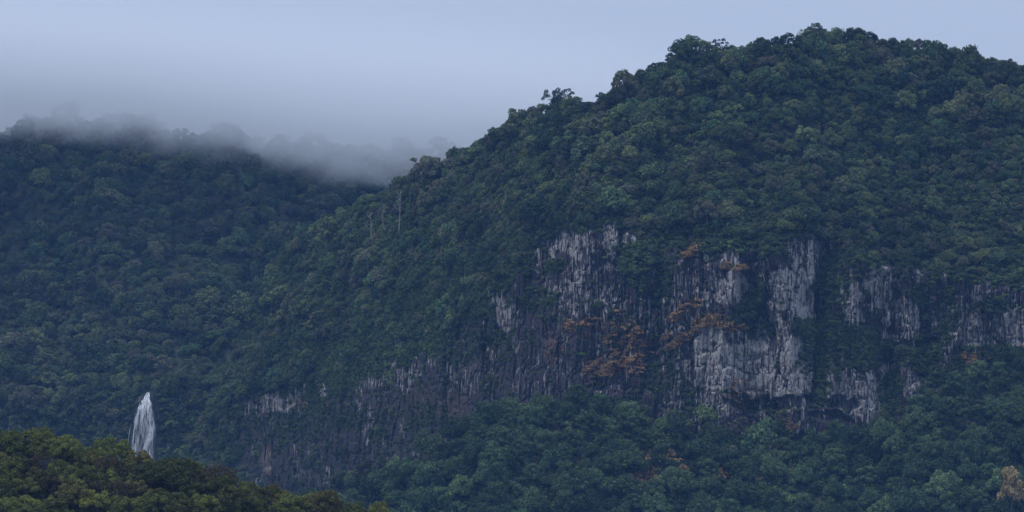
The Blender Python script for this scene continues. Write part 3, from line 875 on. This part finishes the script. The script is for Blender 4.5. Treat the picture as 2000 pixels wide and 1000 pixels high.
scrub('scrub', Cs, 3400, lambda px, py, inc: 1 - .7 * (rust_f(px, py) > .5), 316, shr, 1.1, 2.4, fwd=0)
scrub('scrub', A, 2500, lambda px, py, inc: inc * (np.abs(px - 284) > 24) * (px < 700), 312, shr, .9, 1.8)
VINE = SHR[1].copy(); VINE.materials.clear(); VINE.materials.append(M['vine_leaf'])
o = link('vine_clump', VINE); o.location = sheet_pt(B, 800, 600) + (0, -1, 0); o.scale = (1.3,) * 3
tag(o, 'low bright green vine clump on the grassy slope above the dark cliff', 'vine')
scrub('vines', B, 9500, lambda px, py, inc: (blobs(LOW, px, py, 8) * (px < 1150) + .3 * np.clip(green_f(px, py), 0, 1) ** 2 * (px > 1000)) * (.35 + sstep(.4, .65, fbm(px / 30., py / 22., 471, 2))), 315, [(o,)], .7, 1.5)
scrub('dry_ferns', B, 1600, lambda px, py, inc: rust_f(px, py) * sstep(.38, .68, fbm((px - py) / 40., (px + py) / 13., 455, 3)) * (px > 1000) * (np.abs(px - 1080) > 25), 313, fer, .35, .85, lean=False, fwd=.5)
scrub('dry_ferns', Cs, 260, lambda px, py, inc: rust_f(px, py) ** 2 * (py > 840), 314, fer, .8, 1.6, lean=False, fwd=0)

# ---- bare pale trees
def bare_tree(px, py, hpx, S, lab, seed, lean=0.0, r0=.36, fwd=7.0):
    r = np.random.default_rng(seed)
    p = sheet_pt(S, px, py); m = p[1] * T / 1000; h = hpx * m
    e = bpy.data.objects.new('bare_tree', None); col.objects.link(e); e.location = p + (0, -fwd, -fwd * .8)
    h += fwd * .8
    tag(e, lab, 'tree', 'pale bare trees')
    tr = tube([(0, 0, -2), (lean * h * .3 + r.normal(0, .3), 0, h * .35), (lean * h * .6 + r.normal(0, .5), 0, h * .65), (lean * h, 0, h)], [r0 * 1.3, r0, r0 * .7, r0 * .25], 6)
    link('trunk', mesh_np('bare_trunk', *tr), M['pale_bark'], e)
    for k in range(9):
        t = r.uniform(.45, .95); s = np.array([lean * h * t, 0, h * t]); a = r.uniform(0, 6.28); L = h * r.uniform(.18, .36) * (1.25 - t)
        d = np.array([math.cos(a), math.sin(a) * .6, 0]); 
        br = tube([s, s + d * L * .5 + (0, 0, L * .4), s + d * L * .85 + (0, 0, L * .95)], [r0 * .55, r0 * .4, r0 * .15], 4)
        link('branch', mesh_np('bare_branch', *br), M['pale_bark'], e)
bare_tree(727, 478, 62, B, 'pale bare forked tree on the left spur of the main mountain', 501, -.06, .36)
bare_tree(778, 448, 78, B, 'tallest pale bare tree on the left spur of the main mountain', 502, .04, .34)
bare_tree(748, 452, 50, B, 'thin pale bare tree between the two tall bare trunks', 503, .05, .26)
bare_tree(505, 590, 50, A, 'thin pale bare trunk in the dark valley forest left of the spur', 504, -.1, .3)
bare_tree(792, 520, 42, B, 'leaning pale bare trunk below the two tall bare trees', 505, .25, .26)
bare_tree(1100, 200, 30, B, 'short pale bare trunk near the middle of the main skyline', 506, .1, .3, 3)
bare_tree(1292, 265, 34, B, 'thin pale bare trunk high on the upper forest slope', 507, .05, .22, 8)

# ---- rock columns, proud of the cliff
def column_mesh(seed):
    r = np.random.default_rng(seed); sides = 6; rings = 6; V = []; F = []
    for i in range(rings):
        t = i / (rings - 1); w = (.25, .8, 1.0, .95, .8, .3)[i]
        cx, cy_ = r.normal(0, .08, 2)
        for k in range(sides):
            a = 2 * math.pi * (k + .3 * i % 1) / sides; q = w * r.uniform(.75, 1.15)
            V.append((cx + math.cos(a) * q * .5, cy_ + math.sin(a) * q * .5, t + r.uniform(-.05, .05)))
    for i in range(rings - 1):
        for k in range(sides):
            F.append((i * sides + k, i * sides + (k + 1) % sides, (i + 1) * sides + (k + 1) % sides, (i + 1) * sides + k))
    me = mesh_np('rock_column', V, F)
    add_attr(me, 'pale', np.full(len(V), (.45, .7, .55, .8, .35, .6, .5)[seed % 7])); add_attr(me, 'rust', np.zeros(len(V))); add_attr(me, 'moss', np.full(len(V), .05))
    me.materials.append(M['rock']); return me
COLS = [column_mesh(600 + k) for k in range(7)]
def d_col(px, py, inc): return inc * np.clip(pale_f(px, py), 0, 1) ** 2 * (1 - .85 * np.clip(green_f(px, py), 0, 1)) * np.where(px < 1300, 1.6, 1.0)
Pc, pxc, pyc = scatter_pts(B, 2600, d_col, 3.2, 331)
for k in range(min(290, len(Pc))):
    o = link('rock_column', COLS[k % 7], None, cliff)
    w = random.uniform(1.1, 2.6); h = random.uniform(4, 10) * (1.35 if pxc[k] < 1300 else 1)
    o.location = Pc[k] + (0, .45, -h * .62); o.scale = (w, w * 1.1, h); o.rotation_euler = (random.gauss(-.03, .04), random.gauss(0, .06), random.uniform(0, 6.28))

# ------------------------------------------------------------------ waterfall
wf = bpy.data.objects.new('waterfall', None); col.objects.link(wf)
pt = sheet_pt(A, 285, 892); YW = float(min(sheet_pt(A, q, w)[1] for q in range(262, 310, 6) for w in range(770, 900, 12))) - 2.0
mw = YW * T / 1000
wf.location = at(285, 892, YW)
tag(wf, 'white waterfall dropping down the dark cliff behind the near hill', 'waterfall')
WL = [(766, 287), (774, 282), (780, 280), (784, 276), (792, 273), (802, 270), (808, 270), (818, 266), (840, 264), (870, 261), (895, 262)]     # ragged left and right edge of the fall
WR = [(766, 290), (774, 291), (782, 292), (788, 296), (798, 296), (806, 299), (820, 300), (838, 304), (856, 303), (875, 300), (895, 301)]
def fall_y(q): return -(min(q, 800) - 766) * mw * .8 - max(0, q - 800) * mw * .18
def strands(name, n, seed, rad, y0, y1, place, length):
    r = np.random.default_rng(seed); ps = []
    for k in range(n):
        a = r.uniform(y0, y1); b = min(a + r.uniform(*length), 897)
        s_ = place(r)
        ts = np.linspace(a, b, 6); wob = np.cumsum(r.normal(0, .35, 6))
        path = []
        for q, w_ in zip(ts, wob):
            l, r_ = np.interp(q, *zip(*WL)), np.interp(q, *zip(*WR))
            x = l + (r_ - l) * s_(q) + w_
            path.append(((x - 285) * mw, fall_y(q) + r.normal(0, .3), (892 - q) * mw))
        rr = rad * r.uniform(.45, 1.35)
        ps.append(tube(path, [rr * .3, rr, rr, rr * .9, rr * .7, rr * .2], 4))
    V, F = join(ps); return link(name, mesh_np(name, V, F), M['water'], wf)
def const(lo, hi):
    def f(r):
        v_ = r.uniform(lo, hi); return lambda q: v_
    return f
def around(c, sd_):
    def f(r):
        v_ = r.normal(c, sd_); return lambda q: v_
    return f
def foot(r):
    o = r.normal(0, .06); return lambda q: float(np.interp(q, [835, 850, 870, 895], [.93, .9, .72, .52])) + o
# thin sheet of spray between the streams, torn into streaks
_sm, _nt, _b = new_mat('water_spray'); _N, _L = _nt.nodes, _nt.links
_b.inputs['Base Color'].default_value = (.9, .92, .95, 1)
_g = _N.new('ShaderNodeNewGeometry'); _mp = _N.new('ShaderNodeMapping'); _mp.inputs['Scale'].default_value = (1.3, .3, .12); _L.new(_g.outputs['Position'], _mp.inputs[0])
_n = _N.new('ShaderNodeTexNoise'); _n.inputs['Scale'].default_value = 1; _n.inputs['Detail'].default_value = 4; _L.new(_mp.outputs[0], _n.inputs['Vector'])
_r = _N.new('ShaderNodeMapRange'); _r.inputs['From Min'].default_value = .36; _r.inputs['From Max'].default_value = .70; _L.new(_n.outputs[0], _r.inputs[0])
_a = _N.new('ShaderNodeAttribute'); _a.attribute_name = 'cover'
_q = _N.new('ShaderNodeMath'); _q.operation = 'MULTIPLY'; _L.new(_r.outputs[0], _q.inputs[0]); _L.new(_a.outputs['Fac'], _q.inputs[1])
_L.new(_q.outputs[0], _b.inputs['Alpha'])
_tq = np.linspace(768, 897, 44); _ts = np.linspace(-.12, 1.12, 24); _V = []; _C = []
for q in _tq:
    l, r_ = np.interp(q, *zip(*WL)), np.interp(q, *zip(*WR))
    for t in _ts:
        x = l + (r_ - l) * t
        _V.append(((x - 285) * mw, fall_y(q) + .5 + .8 * (t - .5) ** 2 + .25 * math.sin(t * 19 + q * .05), (892 - q) * mw))
        _C.append(float(sstep(-.12, .14, t) * sstep(1.12, .88, t) * (1.25 - .98 * sstep(796, 838, q) * (.5 + .5 * sstep(.1, .3, t) * sstep(.75, .55, t))) * sstep(764, 790, q)))
_me = mesh_np('spray_veil', _V, grid_faces(44, 24).reshape(-1, 4), True); add_attr(_me, 'cover', _C)
link('spray_veil', _me, _sm, wf)
strands('crest_stream', 48, 701, .18, 764, 802, const(.0, 1.0), (8, 26))
strands('left_veil', 18, 702, .12, 792, 840, around(.12, .13), (20, 55))
strands('middle_veil', 16, 703, .07, 800, 870, const(0, 1), (12, 45))
strands('right_veil', 12, 704, .11, 795, 845, around(.74, .13), (15, 40))
strands('foot_stream', 30, 705, .17, 832, 876, foot, (14, 34))

# ------------------------------------------------------------------ air: haze through the valley, low mist on the far ridge
def box(name, lo, hi):
    V = [(x, y, z) for x in (lo[0], hi[0]) for y in (lo[1], hi[1]) for z in (lo[2], hi[2])]
    F = [(0, 1, 3, 2), (4, 6, 7, 5), (0, 4, 5, 1), (2, 3, 7, 6), (0, 2, 6, 4), (1, 5, 7, 3)]
    me = bpy.data.meshes.new(name); me.from_pydata(V, [], F); me.update(); return me
def vol_mat(name, density, color, aniso=0.0):
    m = bpy.data.materials.new(name); m.use_nodes = True; nt = m.node_tree
    for n_ in list(nt.nodes): nt.nodes.remove(n_)
    out = nt.nodes.new('ShaderNodeOutputMaterial'); v = nt.nodes.new('ShaderNodeVolumePrincipled')
    v.inputs['Color'].default_value = (*color, 1); v.inputs['Density'].default_value = density; v.inputs['Anisotropy'].default_value = aniso
    nt.links.new(v.outputs[0], out.inputs['Volume']); return m, nt, v
mh, _, _ = vol_mat('haze_air', 3.95e-5, (0.22, 0.46, 0.97))
hz = link('haze', box('haze', (-5000, -400, -62), (5000, 4800, 520)), mh); tag(hz, kind='stuff')

mm, nt, v = vol_mat('mist_air', 0.0, (0.94, 0.96, 0.99))
N, L = nt.nodes, nt.links
geo = N.new('ShaderNodeNewGeometry'); sep = N.new('ShaderNodeSeparateXYZ'); L.new(geo.outputs['Position'], sep.inputs[0])
def mth(op, a, b_=None, c=None, clamp=False):
    q = N.new('ShaderNodeMath'); q.operation = op; q.use_clamp = clamp
    for i, s in enumerate((a, b_, c)):
        if s is None: continue
        if isinstance(s, (int, float)): q.inputs[i].default_value = s
        else: L.new(s, q.inputs[i])
    return q.outputs[0]
mp = N.new('ShaderNodeMapping'); mp.inputs['Scale'].default_value = (.020, .014, .030); L.new(geo.outputs['Position'], mp.inputs[0])
nz = N.new('ShaderNodeTexNoise'); nz.inputs['Scale'].default_value = 1; nz.inputs['Detail'].default_value = 5; nz.inputs['Distortion'].default_value = 1.2; nz.inputs['Roughness'].default_value = .55; L.new(mp.outputs[0], nz.inputs[0])
zr = 316.0                                          # ridge height at x = 0; the ridge climbs to the left
ridge = mth('MULTIPLY_ADD', sep.outputs[0], -0.085, zr)
dip = mth('POWER', 2.718, mth('MULTIPLY', mth('POWER', mth('ABSOLUTE', mth('MULTIPLY_ADD', sep.outputs[0], 1 / 75.0, 105 / 75.0)), 2.0), -1.0))
basez = mth('SUBTRACT', mth('SUBTRACT', ridge, 5.0), mth('MULTIPLY', dip, 22.0))
hh = mth('SUBTRACT', sep.outputs[2], basez)
hh = mth('MULTIPLY_ADD', mth('SUBTRACT', nz.outputs[0], .5), 56.0, hh)
up = N.new('ShaderNodeMapRange'); up.interpolation_type = 'SMOOTHSTEP'; up.inputs['From Min'].default_value = -10; up.inputs['From Max'].default_value = 26; L.new(hh, up.inputs[0])
tp = N.new('ShaderNodeMapRange'); tp.interpolation_type = 'SMOOTHSTEP'; tp.inputs['From Min'].default_value = 112; tp.inputs['From Max'].default_value = 0; L.new(mth('SUBTRACT', sep.outputs[2], ridge), tp.inputs[0])
sd = N.new('ShaderNodeMapRange'); sd.interpolation_type = 'SMOOTHSTEP'; sd.inputs['From Min'].default_value = 330; sd.inputs['From Max'].default_value = 0; L.new(sep.outputs[0], sd.inputs[0])
den = mth('MULTIPLY', mth('MULTIPLY', mth('MULTIPLY', up.outputs[0], tp.outputs[0]), sd.outputs[0]), 0.016)
L.new(den, v.inputs['Density'])
ms = link('mist', box('mist', (-900, 3090, zr - 60), (335, 3700, zr + 190)), mm); tag(ms, kind='stuff')
